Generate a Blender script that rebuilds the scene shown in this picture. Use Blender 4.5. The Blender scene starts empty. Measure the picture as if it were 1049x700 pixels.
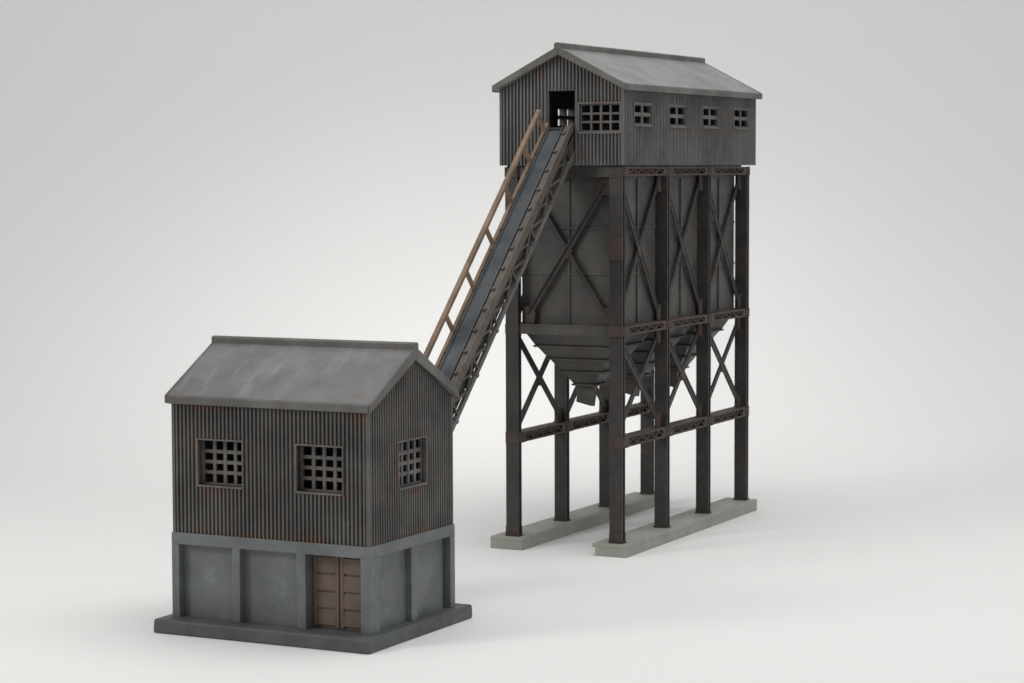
import bpy, bmesh, math, random
from mathutils import Vector, Matrix
random.seed(7)
S = bpy.context.scene
COL = S.collection

# ------------------------------------------------------------------ camera
cam_d = bpy.data.cameras.new('camera')
cam = bpy.data.objects.new('camera', cam_d); COL.objects.link(cam)
CY, CP, CR = .4558, -.0713, -.0032
Fv = Vector((-math.sin(CY)*math.cos(CP), math.cos(CY)*math.cos(CP), math.sin(CP)))
Rv = Vector((math.cos(CY), math.sin(CY), 0)); Uv = Rv.cross(Fv)
R2 = Rv*math.cos(CR)+Uv*math.sin(CR); U2 = R2.cross(Fv)
M = Matrix((R2, U2, -Fv)).transposed().to_4x4()
M.translation = Vector((24.3809, -56.3413, 9.9554))
cam.matrix_world = M
cam_d.sensor_width = 36; cam_d.lens = 2473.4876/1049*36
cam_d.clip_start = .5; cam_d.clip_end = 1000
cam_d.dof.use_dof = True; cam_d.dof.focus_distance = 58; cam_d.dof.aperture_fstop = .8
S.camera = cam
S.render.resolution_x = 1024; S.render.resolution_y = 683

# ------------------------------------------------------------------ light
W = bpy.data.worlds.new('World'); S.world = W; W.use_nodes = True
W.node_tree.nodes['Background'].inputs[0].default_value = (.97, .98, 1, 1)
W.node_tree.nodes['Background'].inputs[1].default_value = .42

def area(name, loc, target, sx, sy, power, color=(1, 1, 1)):
    l = bpy.data.lights.new(name, 'AREA'); l.shape = 'RECTANGLE'; l.size = sx; l.size_y = sy
    l.energy = power; l.color = color
    o = bpy.data.objects.new(name, l); COL.objects.link(o); o.location = loc
    d = Vector(target)-Vector(loc)
    o.rotation_euler = d.to_track_quat('-Z', 'Y').to_euler()
    return o
area('softbox_overhead', (4, -4, 44), (-4, 0, 0), 44, 34, 12600, (1, .985, .96))
area('softbox_key', (-30, -46, 30), (-2, -4, 6), 13, 13, 7600, (1, .98, .95))
area('softbox_side', (46, -6, 18), (-2, 0, 6), 14, 18, 2500, (.97, .985, 1))
area('softbox_backdrop', (-13, 16, 26), (-15, 24, 0), 10, 7, 560, (1, .99, .965)).data.spread = math.radians(95)

S.view_settings.view_transform = 'Standard'
S.view_settings.look = 'None'
S.view_settings.exposure = 0
S.view_settings.gamma = 1
S.cycles.max_bounces = 8
S.cycles.use_denoising = True

# ------------------------------------------------------------------ materials
def mat(name, base, dark=None, light=None, rust=.0, rust_col=(.12, .05, .025), rough=.55,
        scale=1.0, streak=0.0, streak_scale=(7, 7, .7), spots=(), dust=(.30, .31, .31), dust_amt=.0, bump=.12, spec=.35, dust_spots=()):
    """weathered model paint: base tone with mottling, dusty and rusty marks"""
    m = bpy.data.materials.new(name); m.use_nodes = True
    nt = m.node_tree; N = nt.nodes; L = nt.links
    b = N['Principled BSDF']
    b.inputs['Specular IOR Level'].default_value = spec
    dark = dark or tuple(c*.72 for c in base); light = light or tuple(min(1, c*1.3) for c in base)
    tc = N.new('ShaderNodeTexCoord')
    def noise(sc, det=5, vec=None, rgh=.6):
        n = N.new('ShaderNodeTexNoise'); n.inputs['Scale'].default_value = sc
        n.inputs['Detail'].default_value = det; n.inputs['Roughness'].default_value = rgh
        L.new(vec or tc.outputs['Object'], n.inputs['Vector']); return n.outputs['Fac']
    def ramp(src, a, c, v0=0., v1=1.):
        r = N.new('ShaderNodeMapRange'); r.inputs['From Min'].default_value = a
        r.inputs['From Max'].default_value = c; r.inputs['To Min'].default_value = v0
        r.inputs['To Max'].default_value = v1; r.clamp = True
        r.interpolation_type = 'SMOOTHSTEP'
        L.new(src, r.inputs['Value']); return r.outputs['Result']
    def mix(fac, c1, c2):
        x = N.new('ShaderNodeMix'); x.data_type = 'RGBA'
        if isinstance(fac, float): x.inputs[0].default_value = fac
        else: L.new(fac, x.inputs[0])
        for i, c in ((6, c1), (7, c2)):
            if isinstance(c, tuple): x.inputs[i].default_value = (*c, 1)
            else: L.new(c, x.inputs[i])
        return x.outputs[2]
    def math_(op, a, c):
        x = N.new('ShaderNodeMath'); x.operation = op
        for i, v in ((0, a), (1, c)):
            if isinstance(v, (int, float)): x.inputs[i].default_value = v
            else: L.new(v, x.inputs[i])
        return x.outputs[0]
    big = ramp(noise(.9*scale, 4), .33, .67)
    col = mix(big, dark, light)
    fine = ramp(noise(9*scale, 6), .3, .7)
    col = mix(math_('MULTIPLY', fine, .5), col, base)
    if streak:
        mp = N.new('ShaderNodeMapping'); mp.inputs['Scale'].default_value = streak_scale
        L.new(tc.outputs['Object'], mp.inputs['Vector'])
        st = ramp(noise(1.0, 5, mp.outputs['Vector']), .5, .78)
        col = mix(math_('MULTIPLY', st, streak), col, dust)
    if dust_amt:
        du = ramp(noise(1.3*scale, 6, None, .55), .48, .75)
        col = mix(math_('MULTIPLY', du, dust_amt), col, dust)
    fl = ramp(noise(22, 3, None, .5), .66, .74)
    col = mix(math_('MULTIPLY', fl, .3), col, dust)
    if rust:
        g = math_('MULTIPLY', ramp(noise(2.1*scale, 6, None, .65), .5, .68), ramp(noise(.6, 2), .35, .6))
        g2 = ramp(noise(14*scale, 4), .35, .65, .35, 1)
        col = mix(math_('MULTIPLY', math_('MULTIPLY', g, g2), rust), col, rust_col)
    def spotmask(items):
        tot = None
        for (cx, cy, cz, rx, ry, rz, amt) in items:
            mp = N.new('ShaderNodeMapping'); mp.vector_type = 'TEXTURE'
            mp.inputs['Location'].default_value = (cx, cy, cz); mp.inputs['Scale'].default_value = (rx, ry, rz)
            L.new(tc.outputs['Object'], mp.inputs['Vector'])
            ln = N.new('ShaderNodeVectorMath'); ln.operation = 'LENGTH'
            L.new(mp.outputs['Vector'], ln.inputs[0])
            f = ramp(ln.outputs['Value'], .25, 1.0, amt, 0)
            tot = f if tot is None else math_('MAXIMUM', tot, f)
        return tot
    if spots:
        t = math_('MULTIPLY', spotmask(spots), ramp(noise(6, 4), .38, .62, .25, 1))
        col = mix(t, col, rust_col)
    if dust_spots:
        t = math_('MULTIPLY', math_('MULTIPLY', spotmask(dust_spots), .55), ramp(noise(5, 5), .4, .62, .15, 1))
        col = mix(t, col, dust)
    L.new(col, b.inputs['Base Color'])
    L.new(ramp(noise(4*scale, 5), .3, .7, rough-.1, rough+.12), b.inputs['Roughness'])
    if bump:
        bp = N.new('ShaderNodeBump'); bp.inputs['Strength'].default_value = bump; bp.inputs['Distance'].default_value = .03
        L.new(noise(16*scale, 6), bp.inputs['Height']); L.new(bp.outputs['Normal'], b.inputs['Normal'])
    return m

RUST = (.165, .078, .04)
# coordinates of the marks are in each building's own frame
low_spots = [(-2.0, -1.85, 5.0, .5, .2, .1, .9), (1.0, -1.85, 5.0, .9, .2, .07, .8), (-1.35, -1.85, 4.22, .7, .2, .05, .9), (-1.85, -1.85, 3.5, .06, .2, .5, .8), (.7, -1.85, 3.6, .05, .2, .7, 1), (1.85, -1.85, 3.2, .3, .2, .1, .9), (-.55, -1.85, 2.2, 1.6, .2, .08, .7), (2.45, -.6, 3.6, .2, .05, .5, 1), (2.45, .1, 3.12, .2, .7, .05, .9), (2.45, 0, 2.2, .2, 1.6, .06, .6), (-1.85, -1.85, 4.05, .12, .3, .25, .8), (-1.5, -1.85, 4.93, .75, .3, .22, .9), (-1.45, -1.85, 3.12, .4, .3, .13, .95),
             (.68, -1.85, 4.0, .1, .3, .5, .85), (1.0, -1.85, 4.25, .4, .3, .08, .7), (1.8, -1.85, 3.15, .25, .3, .14, .8), (2.2, -1.85, 4.9, .35, .3, .3, .9),
             (1.85, -1.85, 3.5, .08, .3, .4, .6), (-1.7, -1.85, 2.25, .3, .3, .2, .7), (1.1, -1.85, 2.2, .7, .3, .15, .7), (.2, -1.85, 4.9, .12, .3, .4, .7), (-.9, -1.85, 2.3, .15, .3, .2, .5),
             (2.45, -.62, 3.45, .2, .12, .4, .9), (2.45, .64, 3.7, .2, .1, .6, .8), (2.45, 0, 5.7, .2, .12, .4, .8), (2.45, -1.0, 4.9, .2, .1, .2, .6), (2.45, .3, 3.1, .2, .4, .1, .6)]
up_spots = [(1.74, -1.0, 10.98, .2, .4, .12, .5), (1.74, 1.9, 10.95, .2, .3, .12, .6), (1.74, 2.2, 10.95, .2, .3, .2, .7), (1.74, -.3, 11.0, .2, .35, .14, .8), (1.74, -.6, 10.6, .2, .1, .5, .25),
            (0, -4.84, 12.7, .25, .3, .25, .7), (-.6, -4.84, 12.4, .2, .3, .25, .5), (1.0, -4.84, 12.2, .2, .3, .2, .5), (1.7, -4.84, 11.8, .1, .3, .3, .5), (.5, -4.84, 10.3, .5, .3, .25, .4)]
up_spots = [(a, b, c-10, d, e, f, g) for (a, b, c, d, e, f, g) in up_spots]
WALL_LOW = mat('grey_corrugated_paint', (.1, .095, .088), rust=.42, streak=.25, spots=low_spots, rust_col=RUST, dust=(.2, .2, .2),
               dust_spots=[(1.9, -1.85, 2.6, .25, .3, .35, .6), (2.2, -1.85, 3.9, .12, .3, .2, .4)])
WALL_UP = mat('grey_corrugated_paint_upper', (.112, .11, .107), rust=.25, streak=.4, spots=up_spots, rust_col=RUST, dust=(.23, .23, .23))
ROOF = mat('dusty_roof_paint', (.155, .157, .158), dark=(.125, .126, .127), light=(.185, .189, .194), dust=(.32, .33, .345), dust_amt=.0, streak=.42, streak_scale=(2.6, .5, .5), rough=.5, bump=.15, rust=.3, rust_col=(.17, .09, .06),
           spots=[(-2.42, -1.85, 5.15, .3, .25, .2, .7), (2.1, -1.6, 5.28, .25, .25, .25, .8), (2.3, -.1, 6.2, .4, .3, .2, .5), (2.4, 1.8, 5.1, .4, .2, .2, .5), (-1.1, -1.95, 5.0, .5, .2, .12, .6)])
ROOF_UP = mat('dusty_roof_paint_upper', (.215, .218, .218), dark=(.18, .182, .18), light=(.25, .254, .258), dust=(.32, .33, .345), dust_amt=.0, streak=.5, streak_scale=(.5, 2.6, .5), rough=.5, bump=.15, rust=.3, rust_col=(.17, .09, .06))
ROOF_EDGE = mat('roof_edge_paint', (.115, .112, .104), rust=.5, rust_col=(.16, .09, .055), rough=.5)
WIN = mat('window_grid_paint', (.115, .108, .102), rust=.7, scale=1.6, rust_col=RUST, dust_amt=.2)
STONE = mat('blue_grey_render_paint', (.128, .137, .138), dark=(.102, .11, .112), light=(.155, .165, .167), dust=(.26, .28, .29), dust_amt=.2, rust=.15, rust_col=(.13, .12, .09), rough=.5,
            dust_spots=[(-1.55, -1.7, 1.25, .3, .4, .3, .7), (.15, -1.7, 1.1, .25, .4, .35, .6), (.3, -1.7, 1.75, .35, .4, .15, .4), (2.3, -1.2, 1.2, .3, .25, .35, .6), (2.3, -.9, .6, .3, .2, .2, .5), (2.3, .9, 1.3, .3, .25, .5, .5), (2.45, -1.75, 1.7, .3, .1, .2, .8), (2.3, .3, 1.3, .3, .15, .4, .5)])
PLINTH = mat('dark_plinth_paint', (.083, .089, .09), light=(.097, .104, .106), rough=.5, bump=.15)
DOOR = mat('brown_door_paint', (.128, .09, .07), dark=(.105, .073, .057), light=(.15, .107, .084), rough=.5, dust_amt=.15, dust=(.25, .2, .17))
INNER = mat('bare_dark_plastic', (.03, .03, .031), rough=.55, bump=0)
IRON = mat('dark_iron_paint', (.034, .032, .03), rust=.9, rust_col=(.075, .04, .03), scale=1.6, streak=.2, dust=(.14, .13, .12), rough=.5)
BEAM = mat('rusty_lattice_iron', (.068, .05, .042), dark=(.048, .04, .035), light=(.095, .062, .05), rust=.7, rust_col=(.13, .055, .04), rough=.6)
PLATE = mat('rusty_rivet_plate', (.058, .045, .037), dark=(.042, .036, .032), light=(.075, .051, .04), rust=.6, rust_col=(.11, .055, .036), rough=.6, scale=2.5)
IRON_LIGHT = mat('worn_grey_brown_iron', (.07, .06, .055), dark=(.05, .045, .043), light=(.09, .072, .063), rust=.5, rust_col=(.1, .055, .042), rough=.6, scale=2)
BIN = mat('dark_bin_iron', (.055, .052, .047), dark=(.036, .035, .033), light=(.073, .068, .061), dust_amt=.28, dust=(.14, .13, .115), rust=.5, rust_col=(.085, .055, .04), rough=.42, spec=.4)
CONC = mat('grey_green_concrete_paint', (.30, .303, .268), dark=(.27, .272, .24), light=(.33, .334, .295), rough=.6, dust_amt=.15, dust=(.33, .335, .31))
BELT = mat('blue_grey_belt', (.066, .075, .083), dark=(.045, .052, .058), light=(.09, .10, .108), dust_amt=.2, dust=(.24, .25, .26), rough=.45)
TAN = mat('tan_rusty_rail', (.195, .13, .085), dark=(.11, .078, .056), light=(.26, .175, .118), rust=.6, rust_col=(.15, .08, .045), rough=.55, scale=1.3)
RAIL = mat('worn_tan_grey_rail', (.1, .083, .07), dark=(.068, .058, .051), light=(.135, .11, .09), rust=.6, rust_col=(.15, .08, .05), rough=.5, scale=1.5)
TRUSS = mat('brown_grey_truss', (.085, .071, .06), dark=(.058, .05, .045), light=(.115, .092, .076), rust=.6, rust_col=(.13, .07, .045), rough=.55, scale=1.3)
CHORD = mat('grey_chord_paint', (.105, .103, .1), rust=.3, rust_col=(.13, .07, .045), rough=.5)

# ------------------------------------------------------------------ mesh helpers
class MB:
    def __init__(s, off=(0, 0, 0)):
        s.v = []; s.f = []; s.off = Vector(off)
    def hexa(s, p):      # 8 points, bottom ring then top ring
        i = len(s.v); s.v += [Vector(q)-s.off for q in p]
        s.f += [(i, i+3, i+2, i+1), (i+4, i+5, i+6, i+7)]+[(i+k, i+(k+1) % 4, i+4+(k+1) % 4, i+4+k) for k in range(4)]
    def box(s, x0, x1, y0, y1, z0, z1):
        s.hexa([(x0, y0, z0), (x1, y0, z0), (x1, y1, z0), (x0, y1, z0), (x0, y0, z1), (x1, y0, z1), (x1, y1, z1), (x0, y1, z1)])
    def bar(s, p, q, w, h, up=(0, 0, 1)):
        p = Vector(p); q = Vector(q); d = (q-p).normalized(); a = d.cross(Vector(up)).normalized(); b = a.cross(d)
        a = a*w/2; b = b*h/2
        s.hexa([p-a-b, p+a-b, p+a+b, p-a+b, q-a-b, q+a-b, q+a+b, q-a+b])
    def prism(s, pts, vec):   # polygon of 3D points extruded by vec
        n = len(pts); i = len(s.v); vec = Vector(vec)
        s.v += [Vector(q)-s.off for q in pts]+[Vector(q)+vec-s.off for q in pts]
        s.f += [tuple(range(i, i+n))[::-1], tuple(range(i+n, i+2*n))]+[(i+k, i+(k+1) % n, i+n+(k+1) % n, i+n+k) for k in range(n)]
    def cyl(s, p, q, r, n=10):
        p = Vector(p); q = Vector(q); d = (q-p).normalized()
        a = d.orthogonal().normalized(); b = d.cross(a)
        s.prism([p+a*r*math.cos(t*2*math.pi/n)+b*r*math.sin(t*2*math.pi/n) for t in range(n)], q-p)
    def build(s, name, m, parent=None, bevel=0, seg=2):
        me = bpy.data.meshes.new(name); me.from_pydata([tuple(x) for x in s.v], [], s.f)
        bm = bmesh.new(); bm.from_mesh(me); bmesh.ops.recalc_face_normals(bm, faces=bm.faces); bm.to_mesh(me); bm.free()
        me.materials.append(m)
        o = bpy.data.objects.new(name, me); COL.objects.link(o)
        if parent: o.parent = parent
        if bevel:
            md = o.modifiers.new('bevel', 'BEVEL'); md.width = bevel; md.segments = seg; md.limit_method = 'ANGLE'
            md.angle_limit = math.radians(35)
        return o

def thing(name, loc, label, cat, rz=0):
    o = bpy.data.objects.new(name, None); COL.objects.link(o); o.location = loc; o.rotation_euler = (0, 0, rz)
    o['label'] = label; o['category'] = cat; o.empty_display_size = .3
    return o

PITCH = .1
def subtract(z0, z1, cuts):
    seg = [(z0, z1)]
    for a, b in cuts:
        n = []
        for s0, s1 in seg:
            if b <= s0 or a >= s1: n.append((s0, s1)); continue
            if a > s0: n.append((s0, a))
            if b < s1: n.append((b, s1))
        seg = n
    return seg

def corr_wall(mb, P, u0, u1, z0, zt, holes, apex=None):
    """corrugated wall: P(u, d, z) places a point, d = depth outwards; holes = (ua, ub, za, zb)"""
    G, T = -.065, -.14
    u0 += .066; u1 -= .066      # the corner posts fill the ends
    br = sorted(set([u0, u1]+([apex] if apex else [])+[h[0] for h in holes]+[h[1] for h in holes]))
    for a, b in zip(br, br[1:]):
        cuts = [(h[2], h[3]) for h in holes if h[0] < (a+b)/2 < h[1]]
        top = zt(a)+zt(b)
        for s0, s1 in subtract(z0, 99, cuts):
            ta, tb = (zt(a), zt(b)) if s1 == 99 else (s1, s1)
            mb.hexa([P(a, T, s0), P(b, T, s0), P(b, G, s0), P(a, G, s0), P(a, T, ta), P(b, T, tb), P(b, G, tb), P(a, G, ta)])
    n = int(round((u1-u0)/PITCH)); p = (u1-u0)/n
    for k in range(n):
        c = u0+(k+.5)*p; j = random.uniform(-.003, .003)
        w0, w1 = p*.29, p*.2
        cuts = [(h[2]-.03, h[3]+.03) for h in holes if h[0]-.015-w1 < c < h[1]+.015+w1]
        for s0, s1 in subtract(z0, 99, cuts):
            tt = [zt(c-w0), zt(c+w0)] if s1 == 99 else [s1, s1]
            tw = [zt(c-w1), zt(c+w1)] if s1 == 99 else [s1, s1]
            mb.hexa([P(c-w0, G-.01, s0), P(c+w0, G-.01, s0), P(c+w1, j, s0), P(c-w1, j, s0),
                     P(c-w0, G-.01, tt[0]), P(c+w0, G-.01, tt[1]), P(c+w1, j, tw[1]), P(c-w1, j, tw[0])])

def window(P, ua, ub, za, zb, nu, nz, off, parent, bw=.075, rec=-.1, deep=.06, rim=.03):
    mb = MB(off)
    def bx(a, b, c, d, d0, d1):
        mb.hexa([P(a, d0, c), P(b, d0, c), P(b, d1, c), P(a, d1, c), P(a, d0, d), P(b, d0, d), P(b, d1, d), P(a, d1, d)])
    # raised surround
    r = rim; o = .012
    R_ = rec-deep-.005
    bx(ua-r, ua, za-r, zb+r, R_, o); bx(ub, ub+r, za-r, zb+r, R_, o)
    bx(ua, ub, za-r-.01, za, R_, o+.01); bx(ua, ub, zb, zb+r, R_, o)
    d0, d1 = rec-deep, rec
    e = .035
    bx(ua, ua+e, za, zb, d0, d1); bx(ub-e, ub, za, zb, d0, d1)
    bx(ua+e, ub-e, za, za+e, d0, d1); bx(ua+e, ub-e, zb-e, zb, d0, d1)
    iu, iz = ub-ua-2*e, zb-za-2*e
    for k in range(1, nu):
        c = ua+e+iu*k/nu; bx(c-bw/2, c+bw/2, za+e, zb-e, d0+.003, d1+.003)
    for k in range(1, nz):
        c = za+e+iz*k/nz; bx(ua+e, ub-e, c-bw/2, c+bw/2, d0+.008, d1-.004)
    return mb.build('window', WIN, parent)

# ------------------------------------------------------------------ backdrop (seamless paper sweep)
def sweep():
    prof = [(-80, 0)]
    y0, r = 16, 34
    prof.append((y0, 0))
    for k in range(1, 25):
        t = math.pi/2*k/24; prof.append((y0+r*math.sin(t), r-r*math.cos(t)))
    prof.append((y0+r, 140))
    mb = MB(); n = len(prof)
    ang = .4558; c, s = math.cos(ang), math.sin(ang)
    for x in (-130, 130):
        for (y, z) in prof: mb.v.append(Vector((x*c-y*s, x*s+y*c, z)))
    for k in range(n-1): mb.f.append((k, n+k, n+k+1, k+1))
    m = bpy.data.materials.new('white_paper'); m.use_nodes = True
    nt = m.node_tree; b = nt.nodes['Principled BSDF']
    b.inputs['Roughness'].default_value = .7; b.inputs['Specular IOR Level'].default_value = .2
    tc = nt.nodes.new('ShaderNodeTexCoord'); no = nt.nodes.new('ShaderNodeTexNoise')
    no.inputs['Scale'].default_value = .08; no.inputs['Detail'].default_value = 3
    nt.links.new(tc.outputs['Object'], no.inputs['Vector'])
    mx = nt.nodes.new('ShaderNodeMix'); mx.data_type = 'RGBA'
    mx.inputs[6].default_value = (.785, .785, .775, 1); mx.inputs[7].default_value = (.80, .80, .792, 1)
    nt.links.new(no.outputs['Fac'], mx.inputs[0]); nt.links.new(mx.outputs[2], b.inputs['Base Color'])
    o = mb.build('backdrop', m); o['kind'] = 'structure'
    for p in o.data.polygons: p.use_smooth = True
sweep()

# ================================================================== LOWER BUILDING
BX, BY, BROT = -.1104, -13.1314, -.0143
WL, DL = 4.9, 3.66
ofl = (-WL/2, DL/2, 0)        # local frame: x -4.9..0, y 0..3.66 shifted to the centre
cx, cy = -WL/2, DL/2
low = thing('transfer_house', (BX+cx*math.cos(BROT)-cy*math.sin(BROT), BY+cx*math.sin(BROT)+cy*math.cos(BROT), 0),
            'low dark grey corrugated building with blue-grey ground floor and brown double door', 'model building', BROT)
# plinth
mb = MB(ofl)
mb.hexa([(-WL-.25, -.46, 0), (.25, -.46, 0), (.25, DL+.46, 0), (-WL-.25, DL+.46, 0),
         (-WL-.24, -.445, .31), (.24, -.445, .31), (.24, DL+.445, .31), (-WL-.24, DL+.445, .31)])
mb.build('plinth', PLINTH, low, .05, 3)
# ground floor : recessed panels between posts
GF = .03     # proud of the corrugated wall
mb = MB(ofl)
z0, zo, z1 = .305, 1.9, 2.15
rf, rs = .2, .15
# recessed skin, a closed ring of four walls
x0, x1, y0, y1 = -WL-GF, GF, -GF, DL+GF
mb.box(x0+rs, -1.6, y0+rf, y0+rf+.1, z0, zo+.05)
mb.box(x0+.2, x1-.2, y1-rf-.1, y1-rf, z0, zo+.05)
mb.box(x0+rs, x0+rs+.1, y0+rf+.1, y1-rf-.1, z0, zo+.05)
mb.box(x1-rs-.1, x1-rs, y0+rf+.1, y1-rf-.1, z0, zo+.05)
mb.build('ground_floor_wall', STONE, low)
mb = MB(ofl)
posts_x = [(x0, x0+.19), (-3.38, -3.18), (-1.76, -1.54), (-.2, x1)]
for i, (a, b) in enumerate(posts_x):
    dp = .2 if i == 0 else .42 if i == 3 else rf+.01
    if i == 2: dp = .42
    mb.box(a, b, y0, y0+dp, z0, zo); mb.box(a, b, y1-rf-.01, y1, z0, zo)
for (a, b) in [(1.73, 1.97)]:
    mb.box(x0, x0+rs+.01, a, b, z0, zo); mb.box(x1-rs-.01, x1, a, b, z0, zo)
# ring beam above
mb.box(x0, x1, y0, y0+.2, zo, z1); mb.box(-1.6, -.2, y0+.2, y0+.42, zo-.001, z1); mb.box(x0, x1, y1-.2, y1, zo, z1)
mb.box(x0, x0+.2, y0+.2, y1-.2, zo, z1); mb.box(x1-.2, x1, y0+.2, y1-.2, zo, z1)
mb.build('ground_floor_frame', STONE, low, .012)
# double door
mb = MB(ofl)
da, db, dz0, dz1 = -1.54, -.2, .31, 1.9
dy = y0+.34
mid = (da+db)/2
mb.box(da, db, dy-.03, dy+.02, dz0, dz1)
for (a, b) in ((da+.03, mid-.015), (mid+.015, db-.02)):
    # frame of each leaf with four sunk panels
    mb.box(a, a+.09, dy-.075, dy-.028, dz0+.02, dz1-.01); mb.box(b-.09, b, dy-.075, dy-.028, dz0+.02, dz1-.01)
    for k in range(4):
        za = dz0+.07+k*(dz1-dz0-.1)/4; zb_ = za+(dz1-dz0-.1)/4-.045
        mb.hexa([(a+.09, dy-.028, za), (b-.09, dy-.028, za), (b-.09, dy-.075, za), (a+.09, dy-.075, za),
                 (a+.09, dy-.028, zb_), (b-.09, dy-.028, zb_), (b-.09, dy-.06, zb_), (a+.09, dy-.06, zb_)])
mb.build('double_door', DOOR, low, .008)
# corrugated walls
sl = .56; ze, = (4.97,)
zg = lambda y: ze+.04+sl*min(y, DL-y)
wins_f = [(-4.24, -3.11, 3.22, 4.19), (-1.755, -.635, 3.22, 4.19)]
wins_s = [(1.265, 2.445, 3.22, 4.2)]
mb = MB(ofl)
Pf = lambda u, d, z: (u, -d, z)
Pb = lambda u, d, z: (u, DL+d, z)
Pr = lambda u, d, z: (d, u, z)
Pl = lambda u, d, z: (-WL-d, u, z)
corr_wall(mb, Pf, -WL, 0, 2.14, lambda u: ze+.05, wins_f)
corr_wall(mb, Pb, -WL, 0, 2.14, lambda u: ze+.05, [])
corr_wall(mb, Pr, .0, DL, 2.14, zg, wins_s, apex=DL/2)
corr_wall(mb, Pl, .0, DL, 2.14, zg, [], apex=DL/2)
for x in (-WL, 0):
    for y in (0, DL):
        sx = -1 if x == 0 else 1; sy = 1 if y == 0 else -1
        mb.box(*sorted((x-sx*.004, x+sx*.067)), *sorted((y-sy*.004, y+sy*.067)), 2.14, 5.0)
mb.build('corrugated_wall', WALL_LOW, low)
for w in wins_f: window(Pf, *w, 4, 4, ofl, low, rec=-.2, deep=.05)
window(Pr, *wins_s[0], 4, 4, ofl, low, bw=.085)
mb = MB(ofl); mb.box(-WL+.14, -.14, .14, DL-.14, 2.0, 2.1); mb.build('upper_floor', INNER, low)

def gable_roof(P, u0, u1, half, zeave, slope, th, name, parent, off, caph, capw, ridge_top, rm, apex_th):
    """P(a, u, z): a = distance across from the ridge line, u = along the ridge"""
    mb = MB(off)
    zr = zeave+slope*half
    pts = [(-half, zeave-th), (-half-.012, zeave-th*.5), (-half, zeave), (0, zr), (half, zeave), (half+.012, zeave-th*.5), (half, zeave-th), (0, zr-th)]
    mb.prism([P(a, u0, z) for a, z in pts], Vector(P(0, u1, 0))-Vector(P(0, u0, 0)))
    # barge boards, a little proud at both gable ends, and the rolled eave edge
    ed = MB(off)
    for (ua, ub) in ((u0-.03, u0+.025), (u1-.025, u1+.03)):
        for s in (-1, 1):
            q = [(s*(half+.02), zeave-th-.01), (s*(half+.02), zeave+.012), (0, zr+.02), (0, zr-apex_th)]
            ed.prism([P(a, ua, z) for a, z in q], Vector(P(0, ub, 0))-Vector(P(0, ua, 0)))
    for s in (-1, 1):
        q = [(s*(half+.03), zeave-th-.01), (s*(half+.03), zeave-.005), (s*(half-.03), zeave+.03), (s*(half-.03), zeave-th-.01)]
        ed.prism([P(a, u0+.025, z) for a, z in q], Vector(P(0, u1-.025, 0))-Vector(P(0, u0+.025, 0)))
    # faint sheet ribs running down the slope
    n = int((u1-u0-.1)/PITCH)
    for k in range(n):
        u = u0+.06+(k+.5)*(u1-u0-.12)/n
        for s in (-1, 1):
            w = .022; h = .009; e = .34
            pa = [(s*.05, zr-slope*.05-.01), (s*.05, zr-slope*.05+h), (s*e, zr-slope*e-.001), (s*e, zr-slope*e-.012)]
            mb.prism([P(a, u-w, z) for a, z in pa], Vector(P(0, u+w, 0))-Vector(P(0, u-w, 0)))
    r = mb.build(name, rm, parent)
    ed.build('roof_edge', ROOF_EDGE, r, .02, 2)
    c = MB(off)
    q = [(-capw, ridge_top-caph), (-capw, ridge_top-.03), (-capw*.4, ridge_top), (capw*.4, ridge_top), (capw, ridge_top-.03), (capw, ridge_top-caph)]
    c.prism([P(a, u0-.035, z) for a, z in q], Vector(P(0, u1+.035, 0))-Vector(P(0, u0-.035, 0)))
    c.build('ridge_cap', ROOF_EDGE, r, .012)
    return r
gable_roof(lambda a, u, z: (u, DL/2+a, z), -WL-.09, .09, DL/2+.08, 5.115, .56, .16, 'roof', low, ofl, .17, .1, 6.29, ROOF, .27)

# ================================================================== COAL TOWER
XC = -1.862
oft = (XC, 4.84, 0)
tower = thing('coal_bunker_tower', (XC, 4.84, 0), 'tall rust-stained dark frame on eight legs holding tapering hoppers above two concrete strips', 'model tower')
mx = lambda x: 2*XC-x
LX0, LX1, LY = -.56, -.2, .2026
HS = .324; LD = .2
TOPZ = 10.0
YB = [LY+3*k for k in range(4)]
# concrete strips
for side in (0, 1):
    mb = MB(oft)
    a, b = (-.93, 0) if side == 0 else (-3.895, -2.967)
    mb.box(a+(.05 if side == 0 else 0), b, 0, 9.61, 0, HS-.1)
    mb.box(a-(.03 if side == 0 else 0), b, 0, 9.61, HS-.1-.002, HS)
    mb.build('footing', CONC, tower, .014)
# legs
def leg(xa, xb, y, kfront):
    mb = MB(oft)
    mb.box(xa, xb, y, y+.055, HS, TOPZ); mb.box(xa, xb, y+LD-.055, y+LD, HS, TOPZ)
    mb.box(xa+.05, xb-.05, y+.05, y+LD-.05, HS, TOPZ-.01)
    mb.box(xa-.02, xb+.02, y-.02, y+LD+.02, HS-.005, HS+.05)
    o = mb.build('leg', IRON, tower)
    # riveted splice plates
    lv = [(5.66, 5.92), (2.78, 3.08), (9.74, 9.99)]
    if kfront: lv.append((HS+.05, HS+.26))
    if kfront and xa > XC: lv.append((7.62, 8.22))
    for (za, zb_) in lv:
        for (ya, yb, sg) in ((y-.018, y+.002, -1), (y+LD-.002, y+LD+.018, 1)):
            pl = MB(oft)
            pl.box(xa-.004, xb+.004, ya, yb, za, zb_)
            nj = max(2, int((zb_-za)/.07))
            for i in range(4):
                for j in range(nj):
                    xx = xa+.05+i*(xb-xa-.1)/3; zz = za+.04+j*(zb_-za-.08)/(nj-1)
                    yy = ya if sg < 0 else yb
                    pl.box(xx-.013, xx+.013, yy-.012, yy+.012, zz-.013, zz+.013)
            pl.build('splice_plate', PLATE, o)
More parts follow.
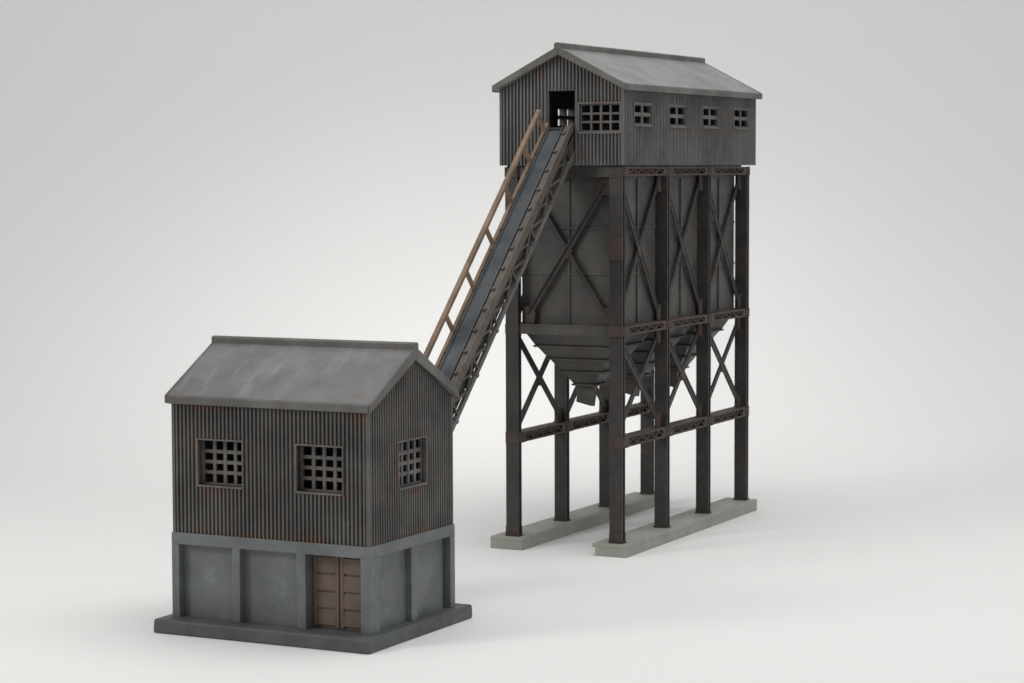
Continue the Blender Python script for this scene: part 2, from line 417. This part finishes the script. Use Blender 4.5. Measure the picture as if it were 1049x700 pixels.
for k, y in enumerate(YB):
    leg(LX0, LX1, y, k == 0); leg(mx(LX1), mx(LX0), y, k == 0)
# longitudinal lattice beams
def lattice_beam(xa, xb, za, zb_):
    mb = MB(oft); y0, y1 = YB[0]+LD-.02, YB[3]+.02
    ch = .05
    for k in range(3):
        ya, yb = YB[k]+LD+.001, YB[k+1]-.001
        mb.box(xa+.004, xb-.004, ya, yb, za, za+ch); mb.box(xa+.004, xb-.004, ya, yb, zb_-ch, zb_)
        mb.box(xa+.12, xb-.12, ya, yb, za+ch, zb_-ch)
        for xx in (xa+.02, xb-.02):
            n = 8; h0, h1 = za+ch*.7, zb_-ch*.7
            st = (yb-ya-.5)/n
            for i in range(n):
                u0 = ya+.25+i*st; u1 = u0+st
                p, q = ((h0, h1) if i % 2 == 0 else (h1, h0))
                mb.bar((xx, u0, p), (xx, u1, q), .03, .032, (1, 0, 0))
            mb.box(xx-.018, xx+.018, ya, ya+.25, za+ch, zb_-ch); mb.box(xx-.018, xx+.018, yb-.25, yb, za+ch, zb_-ch)
    o = mb.build('lattice_beam', BEAM, tower)
    for k in range(4):
        for xx, sg in ((xa, -1), (xb, 1)):
            pl = MB(oft)
            X = sorted((xx-sg*.02, xx+sg*.014))
            pl.box(*X, YB[k]-(.02 if k else .0), YB[k]+LD+(.22 if k < 3 else 0), za-.005, zb_+.005)
            for i in range(4):
                for j in range(3):
                    yy = YB[k]+.03+i*.055; zz = za+.04+j*(zb_-za-.08)/2
                    pl.box(*sorted((xx+sg*.012, xx+sg*.026)), yy-.012, yy+.012, zz-.012, zz+.012)
            pl.build('gusset_plate', PLATE, o)
for (xa, xb) in ((LX0, LX1), (mx(LX1), mx(LX0))):
    for (za, zb_) in ((9.77, 10.0), (5.68, 5.91), (2.79, 3.06)):
        lattice_beam(xa, xb, za, zb_)
# transverse beams, front and rear
XI0, XI1 = mx(LX0), LX0
for Y in (YB[0]+.05, YB[3]+LD-.17):
    for (za, zb_) in ((9.74, 9.99), (5.66, 5.91)):
        mb = MB(oft)
        mb.box(XI0, XI1, Y, Y+.12, za, zb_)
        mb.box(XI0, XI1, Y-.012, Y+.13, zb_-.03, zb_+.0105)
        mb.build('cross_beam', BIN, tower, .006)
# X braces
def xbrace_side(X, ya, yb, za, zb_, out, name='cross_brace', gz=.42, gy=.24, w=.165):
    mb = MB(oft)
    e = .1
    for i, (p, q) in enumerate((((ya+e, za+e*1.5), (yb-e, zb_-e*1.5)), ((yb-e, za+e*1.5), (ya+e, zb_-e*1.5)))):
        dx = .012*(1 if i else -1)
        P, Q = Vector((X+dx, p[0], p[1])), Vector((X+dx, q[0], q[1]))
        d = (Q-P).normalized(); nrm = Vector((1, 0, 0)).cross(d)
        # angle section: a flat flange and an outstanding one along its upper edge
        mb.prism([P-nrm*w/2+Vector((-.02, 0, 0)), P+nrm*w/2+Vector((-.02, 0, 0)), P+nrm*w/2+Vector((.02, 0, 0)), P-nrm*w/2+Vector((.02, 0, 0))], Q-P)
        s = 1 if nrm.z > 0 else -1
        A = P+nrm*s*(w/2-.015)
        mb.prism([A-nrm*.018, A+nrm*.018, A+nrm*.018+Vector((out*.035, 0, 0)), A-nrm*.018+Vector((out*.035, 0, 0))], Q-P)
    yc, zc = (ya+yb)/2, (za+zb_)/2
    o = mb.build(name, IRON, tower)
    gm = BEAM if za < 5 else IRON_LIGHT
    for (y, z) in ((ya, za), (yb, za), (ya, zb_), (yb, zb_)):
        sy = 1 if y == ya else -1; sz = 1 if z == za else -1
        g = MB(oft); g.prism([(X-.015+out*.03, y, z), (X-.015+out*.03, y+sy*gy, z), (X-.015+out*.03, y+sy*gy, z+sz*gz*.55), (X-.015+out*.03, y+sy*gy*.65, z+sz*gz), (X-.015+out*.03, y, z+sz*gz)], (.035, 0, 0)); g.build('gusset_plate', gm, o)
    g = MB(oft); g.prism([(X-.03, yc-.13, zc), (X-.03, yc, zc-.2), (X-.03, yc+.13, zc), (X-.03, yc, zc+.2)], (.065, 0, 0))
    g.build('gusset_plate', gm, o)
for (X, out) in ((-.42, 1), (mx(-.42), -1)):
    for k in range(3):
        ya, yb = YB[k]+LD, YB[k+1]
        xbrace_side(X, ya, yb, 5.92, 9.76, out)
        xbrace_side(X, ya, yb, 3.07, 5.67, out, gz=.36, gy=.26, w=.185)
def xbrace_front(Y, out):
    mb = MB(oft); xa, xb, za, zb_ = XI0+.06, XI1-.06, 5.93, 9.72; w = .14
    for i, (p, q) in enumerate((((xa+.15, za+.22), (xb-.15, zb_-.22)), ((xb-.15, za+.22), (xa+.15, zb_-.22)))):
        dy = .014*(1 if i else -1)
        P, Q = Vector((p[0], Y+dy, p[1])), Vector((q[0], Y+dy, q[1])); d = (Q-P).normalized(); nrm = Vector((0, 1, 0)).cross(d)
        mb.prism([P-nrm*w/2+Vector((0, -.02, 0)), P+nrm*w/2+Vector((0, -.02, 0)), P+nrm*w/2+Vector((0, .02, 0)), P-nrm*w/2+Vector((0, .02, 0))], Q-P)
        s = 1 if nrm.z > 0 else -1; A = P+nrm*s*(w/2-.015)
        mb.prism([A-nrm*.018, A+nrm*.018, A+nrm*.018+Vector((0, out*.07, 0)), A-nrm*.018+Vector((0, out*.07, 0))], Q-P)
    o = mb.build('cross_brace', IRON, tower)
    for (x, z) in ((xa, za), (xb, za), (xa, zb_), (xb, zb_)):
        sx = 1 if x == xa else -1; sz = 1 if z == za else -1
        g = MB(oft); g.prism([(x, Y+out*.035, z), (x+sx*.3, Y+out*.035, z), (x+sx*.34, Y+out*.035, z+sz*.3), (x+sx*.2, Y+out*.035, z+sz*.44), (x, Y+out*.035, z+sz*.44)], (0, .03, 0))
        for i in range(3):
            for j in range(4):
                xx = x+sx*(.05+i*.09); zz = z+sz*(.06+j*.1); yy = Y+out*.035
                g.box(xx-.014, xx+.014, yy-.012, yy+.03, zz-.014, zz+.014)
        g.build('gusset_plate', PLATE, o)
    xc, zc = (xa+xb)/2, (za+zb_)/2
    g = MB(oft); g.prism([(xc-.17, Y-.03, zc), (xc, Y-.03, zc-.2), (xc+.17, Y-.03, zc), (xc, Y-.03, zc+.2)], (0, .07, 0))
    g.build('gusset_plate', PLATE, o)
xbrace_front(YB[0]+.25, -1); xbrace_front(YB[3]+.02, 1)
# bins with hoppers
for k in range(3):
    yc = (1.84, 4.84, 7.70)[k]; hx, hy = 1.365, 1.26
    mb = MB(oft)
    mb.box(XC-hx, XC+hx, yc-hy, yc+hy, 5.68, 9.78)
    for zz in (8.42, 7.24):
        mb.box(XC-hx-.02, XC+hx+.02, yc-hy-.03, yc+hy+.015, zz-.03, zz+.03)
    for s in (-1, 1):
        Y = yc+s*hy; mb.box(XC-.035, XC+.035, *sorted((Y-s*.01, Y+s*.045)), 5.95, 9.7)
        X = XC+s*hx; mb.box(*sorted((X-s*.01, X+s*.045)), yc-.035, yc+.035, 5.95, 9.7)
    b = mb.build('bin', BIN, tower, .012)
    h = MB(oft)
    lay = [(5.69, 1.27, 5.3, 1.05), (5.31, 1.04, 4.95, .79), (4.96, .78, 4.6, .54), (4.61, .53, 4.25, .29)]
    for (zt_, ht, zb_, hb) in lay:
        j = random.uniform(-.01, .01)
        h.hexa([(XC-hb, yc-hb, zb_), (XC+hb, yc-hb, zb_), (XC+hb, yc+hb, zb_), (XC-hb, yc+hb, zb_),
                (XC-ht, yc-ht, zt_), (XC+ht, yc-ht, zt_), (XC+ht, yc+ht, zt_), (XC-ht, yc+ht, zt_)])
        L = hb+.055
        h.hexa([(XC-L, yc-L, zb_-.012), (XC+L, yc-L, zb_-.012), (XC+L, yc+L, zb_-.012), (XC-L, yc+L, zb_-.012),
                (XC-L-.02, yc-L-.02, zb_+.035), (XC+L+.02, yc-L-.02, zb_+.035), (XC+L+.02, yc+L+.02, zb_+.035), (XC-L-.02, yc+L+.02, zb_+.035)])
    ho = h.build('hopper', BIN, tower)
    c = MB(oft)
    c.hexa([(XC-.33, yc-.13, 3.79), (XC+.1, yc-.13, 3.69), (XC+.1, yc+.14, 3.66), (XC-.33, yc+.14, 3.76),
            (XC-.27, yc-.13, 4.25), (XC+.2, yc-.13, 4.25), (XC+.2, yc+.14, 4.25), (XC-.27, yc+.14, 4.25)])
    c.build('chute', BIN, ho, .015)

# ================================================================== UPPER HOUSE
shed = thing('corrugated_house', (XC, 4.88, 10.0), 'long dark grey corrugated gable house resting on top of the steel hopper frame', 'model building')
ofs = (XC, 4.88, 10.0)
# its material marks use the same frame: lift the spots
WX0, WX1, WY0, WY1, WZ = -3.612, -.118, .074, 9.686, 10.045
wze = 12.015
zgu = lambda x: wze+.52*min(x-WX0, WX1-x)
door = (-2.242, -1.49, 10.30, 11.955)
win_front = (-1.345, -.2, 10.9, 11.61)
sw = [(.795, 1.955, 11.09, 11.61), (3.155, 4.315, 11.09, 11.61), (5.545, 6.70, 11.1, 11.62), (7.935, 9.095, 11.11, 11.63)]
Qf = lambda u, d, z: (u, WY0-d, z)
Qb = lambda u, d, z: (u, WY1+d, z)
Qr = lambda u, d, z: (WX1+d, u, z)
Ql = lambda u, d, z: (WX0-d, u, z)
mb = MB(ofs)
corr_wall(mb, Qf, WX0, WX1, WZ, zgu, [door, win_front], apex=(WX0+WX1)/2)
corr_wall(mb, Qb, WX0, WX1, WZ, zgu, [], apex=(WX0+WX1)/2)
corr_wall(mb, Qr, WY0, WY1, WZ, lambda u: wze+.02, sw)
corr_wall(mb, Ql, WY0, WY1, WZ, lambda u: wze+.02, sw[:2])
for x in (WX0, WX1):
    for y in (WY0, WY1):
        sx = -1 if x == WX1 else 1; sy = 1 if y == WY0 else -1
        mb.box(*sorted((x-sx*.004, x+sx*.067)), *sorted((y-sy*.004, y+sy*.067)), WZ, wze)
wallo = mb.build('corrugated_wall', WALL_UP, shed)
window(Qf, *win_front, 4, 3, ofs, shed, bw=.055, rec=-.08, rim=.04)
for w in sw:
    window(Qr, *w, 2, 2, ofs, shed, bw=.1, rec=-.025, deep=.04, rim=.04)
for w in sw[:2]:
    window(Ql, *w, 2, 2, ofs, shed, bw=.1, rec=-.03, deep=.19, rim=.04)
mb = MB(ofs)
mb.box(WX0+.14, WX1-.14, WY0+.14, 8.9, 10.002, 10.1)
mb.build('floor_slab', INNER, shed)
gable_roof(lambda a, u, z: ((WX0+WX1)/2+a, u, z), -.09, 9.85, (WX1-WX0)/2+.115, 12.1, .52, .15, 'roof', shed, ofs, .17, .1, 13.18, ROOF_UP, .205)

# ================================================================== CONVEYOR
TH = math.radians(43.3)
OX, OY, OZ = -1.875, 0, 11.14
ca, sa = math.cos(TH), math.sin(TH)
LEN = 12.95
conv = thing('conveyor', (OX, -9.3, 2.2), 'long sloping lattice conveyor with blue-grey belt and tan handrail, climbing between the two buildings', 'conveyor')
ofc = (OX, -9.3, 2.2)
def C(x, s, n): return Vector((OX+x, OY-s*ca-n*sa, OZ-s*sa+n*ca))
def cbox(mb, x0, x1, s0, s1, n0, n1):
    mb.hexa([C(x0, s0, n0), C(x1, s0, n0), C(x1, s1, n0), C(x0, s1, n0), C(x0, s0, n1), C(x1, s0, n1), C(x1, s1, n1), C(x0, s1, n1)])
XR = .375
mb = MB(ofc)
cbox(mb, -.27, .13, .12, LEN, -.15, -.11)
cbox(mb, -.285, -.25, .12, LEN, -.15, -.05); cbox(mb, .115, .15, .12, LEN, -.15, -.03)
cbox(mb, -.27, .13, .12, .16, -.15, -.06)
mb.build('belt_trough', BELT, conv, .008)
for (a, b, m_) in ((-XR-.01, -XR+.075, TAN), (XR-.035, XR, RAIL)):
    mb = MB(ofc)
    cbox(mb, a, b, .0, LEN, -.2, 0)
    s = .5
    mb.build('side_rail', m_, conv, .01)
mb = MB(ofc); cbox(mb, .151, XR-.036, .1, LEN, -.2, -.13); cbox(mb, .2, XR-.036, .1, LEN, -.131, -.03); mb.build('idler_strip', RAIL, conv)
# idler brackets
for side in (0, 1):
    mb = MB(ofc); s = .35
    while s < LEN-.1:
        if side: mb.cyl(C(.215, s+.045, -.005), C(.305, s+.045, -.005), .048)
        else: cbox(mb, -.31, -.27, s, s+.09, -.1, .01)
        s += .69
    mb.build('idler_bracket', RAIL, conv, .015)
# closed casing under the belt, seen dark through the lattice
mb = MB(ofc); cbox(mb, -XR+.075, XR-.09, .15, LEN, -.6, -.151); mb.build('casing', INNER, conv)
# side trusses
P_ = 1.45
for (xa, xb) in ((XR-.07, XR-.01), (-XR, -XR+.06)):
    mb = MB(ofc); xm = (xa+xb)/2
    cbox(mb, xa, xb, .12, LEN, -.27, -.2)
    k = 0; s = .7
    up = (1, 0, 0)
    n0, n1 = -.25, -.63
    cbox(mb, xa, xb, .15, .62, -.62, -.2)
    while s < LEN-P_*.5:
        mb.bar(C(xm, s, n0), C(xm, s+P_/2, n1), .062, .06, up)
        mb.bar(C(xm-.006, s+P_/2, n1), C(xm-.006, s+P_, n0), .062, .06, up)
        mb.bar(C(xm+.006, s, n0), C(xm+.006, s, n1), .055, .055, up)
        mb.bar(C(xm+.01, s+P_*.25, (n0+n1)/2), C(xm+.01, s+P_/2, n0), .05, .045, up)
        s += P_
    mb.build('lattice_side', TRUSS, conv)
for (xa, xb) in ((XR-.09, XR+.012), (-XR-.01, -XR+.09)):
    mb = MB(ofc); cbox(mb, xa, xb, .1, LEN, -.72, -.615)
    s = .8
    while s < LEN:
        cbox(mb, xa-.01, xb+.015, s, s+.1, -.745, -.605); s += P_
    mb.build('bottom_chord', CHORD, conv, .008)
s = .85
while s < LEN:
    mb = MB(ofc); cbox(mb, -XR+.09, XR-.09, s-.03, s+.04, -.68, -.6); mb.build('cross_tie', TRUSS, conv); s += P_
# handrail
xh = -XR+.03
mb = MB(ofc); cbox(mb, xh-.058, xh+.058, .14, LEN-.5, .475, .59)
hr = mb.build('handrail', TAN, conv, .014)
s = .2
sp = [.2]+[1.37+1.47*k for k in range(8)]
for s in sp:
    if s > LEN-.3: break
    mb = MB(ofc); cbox(mb, xh-.04, xh+.04, s, s+.1, -.1, .49); mb.build('handrail_post', TAN, hr, .008)
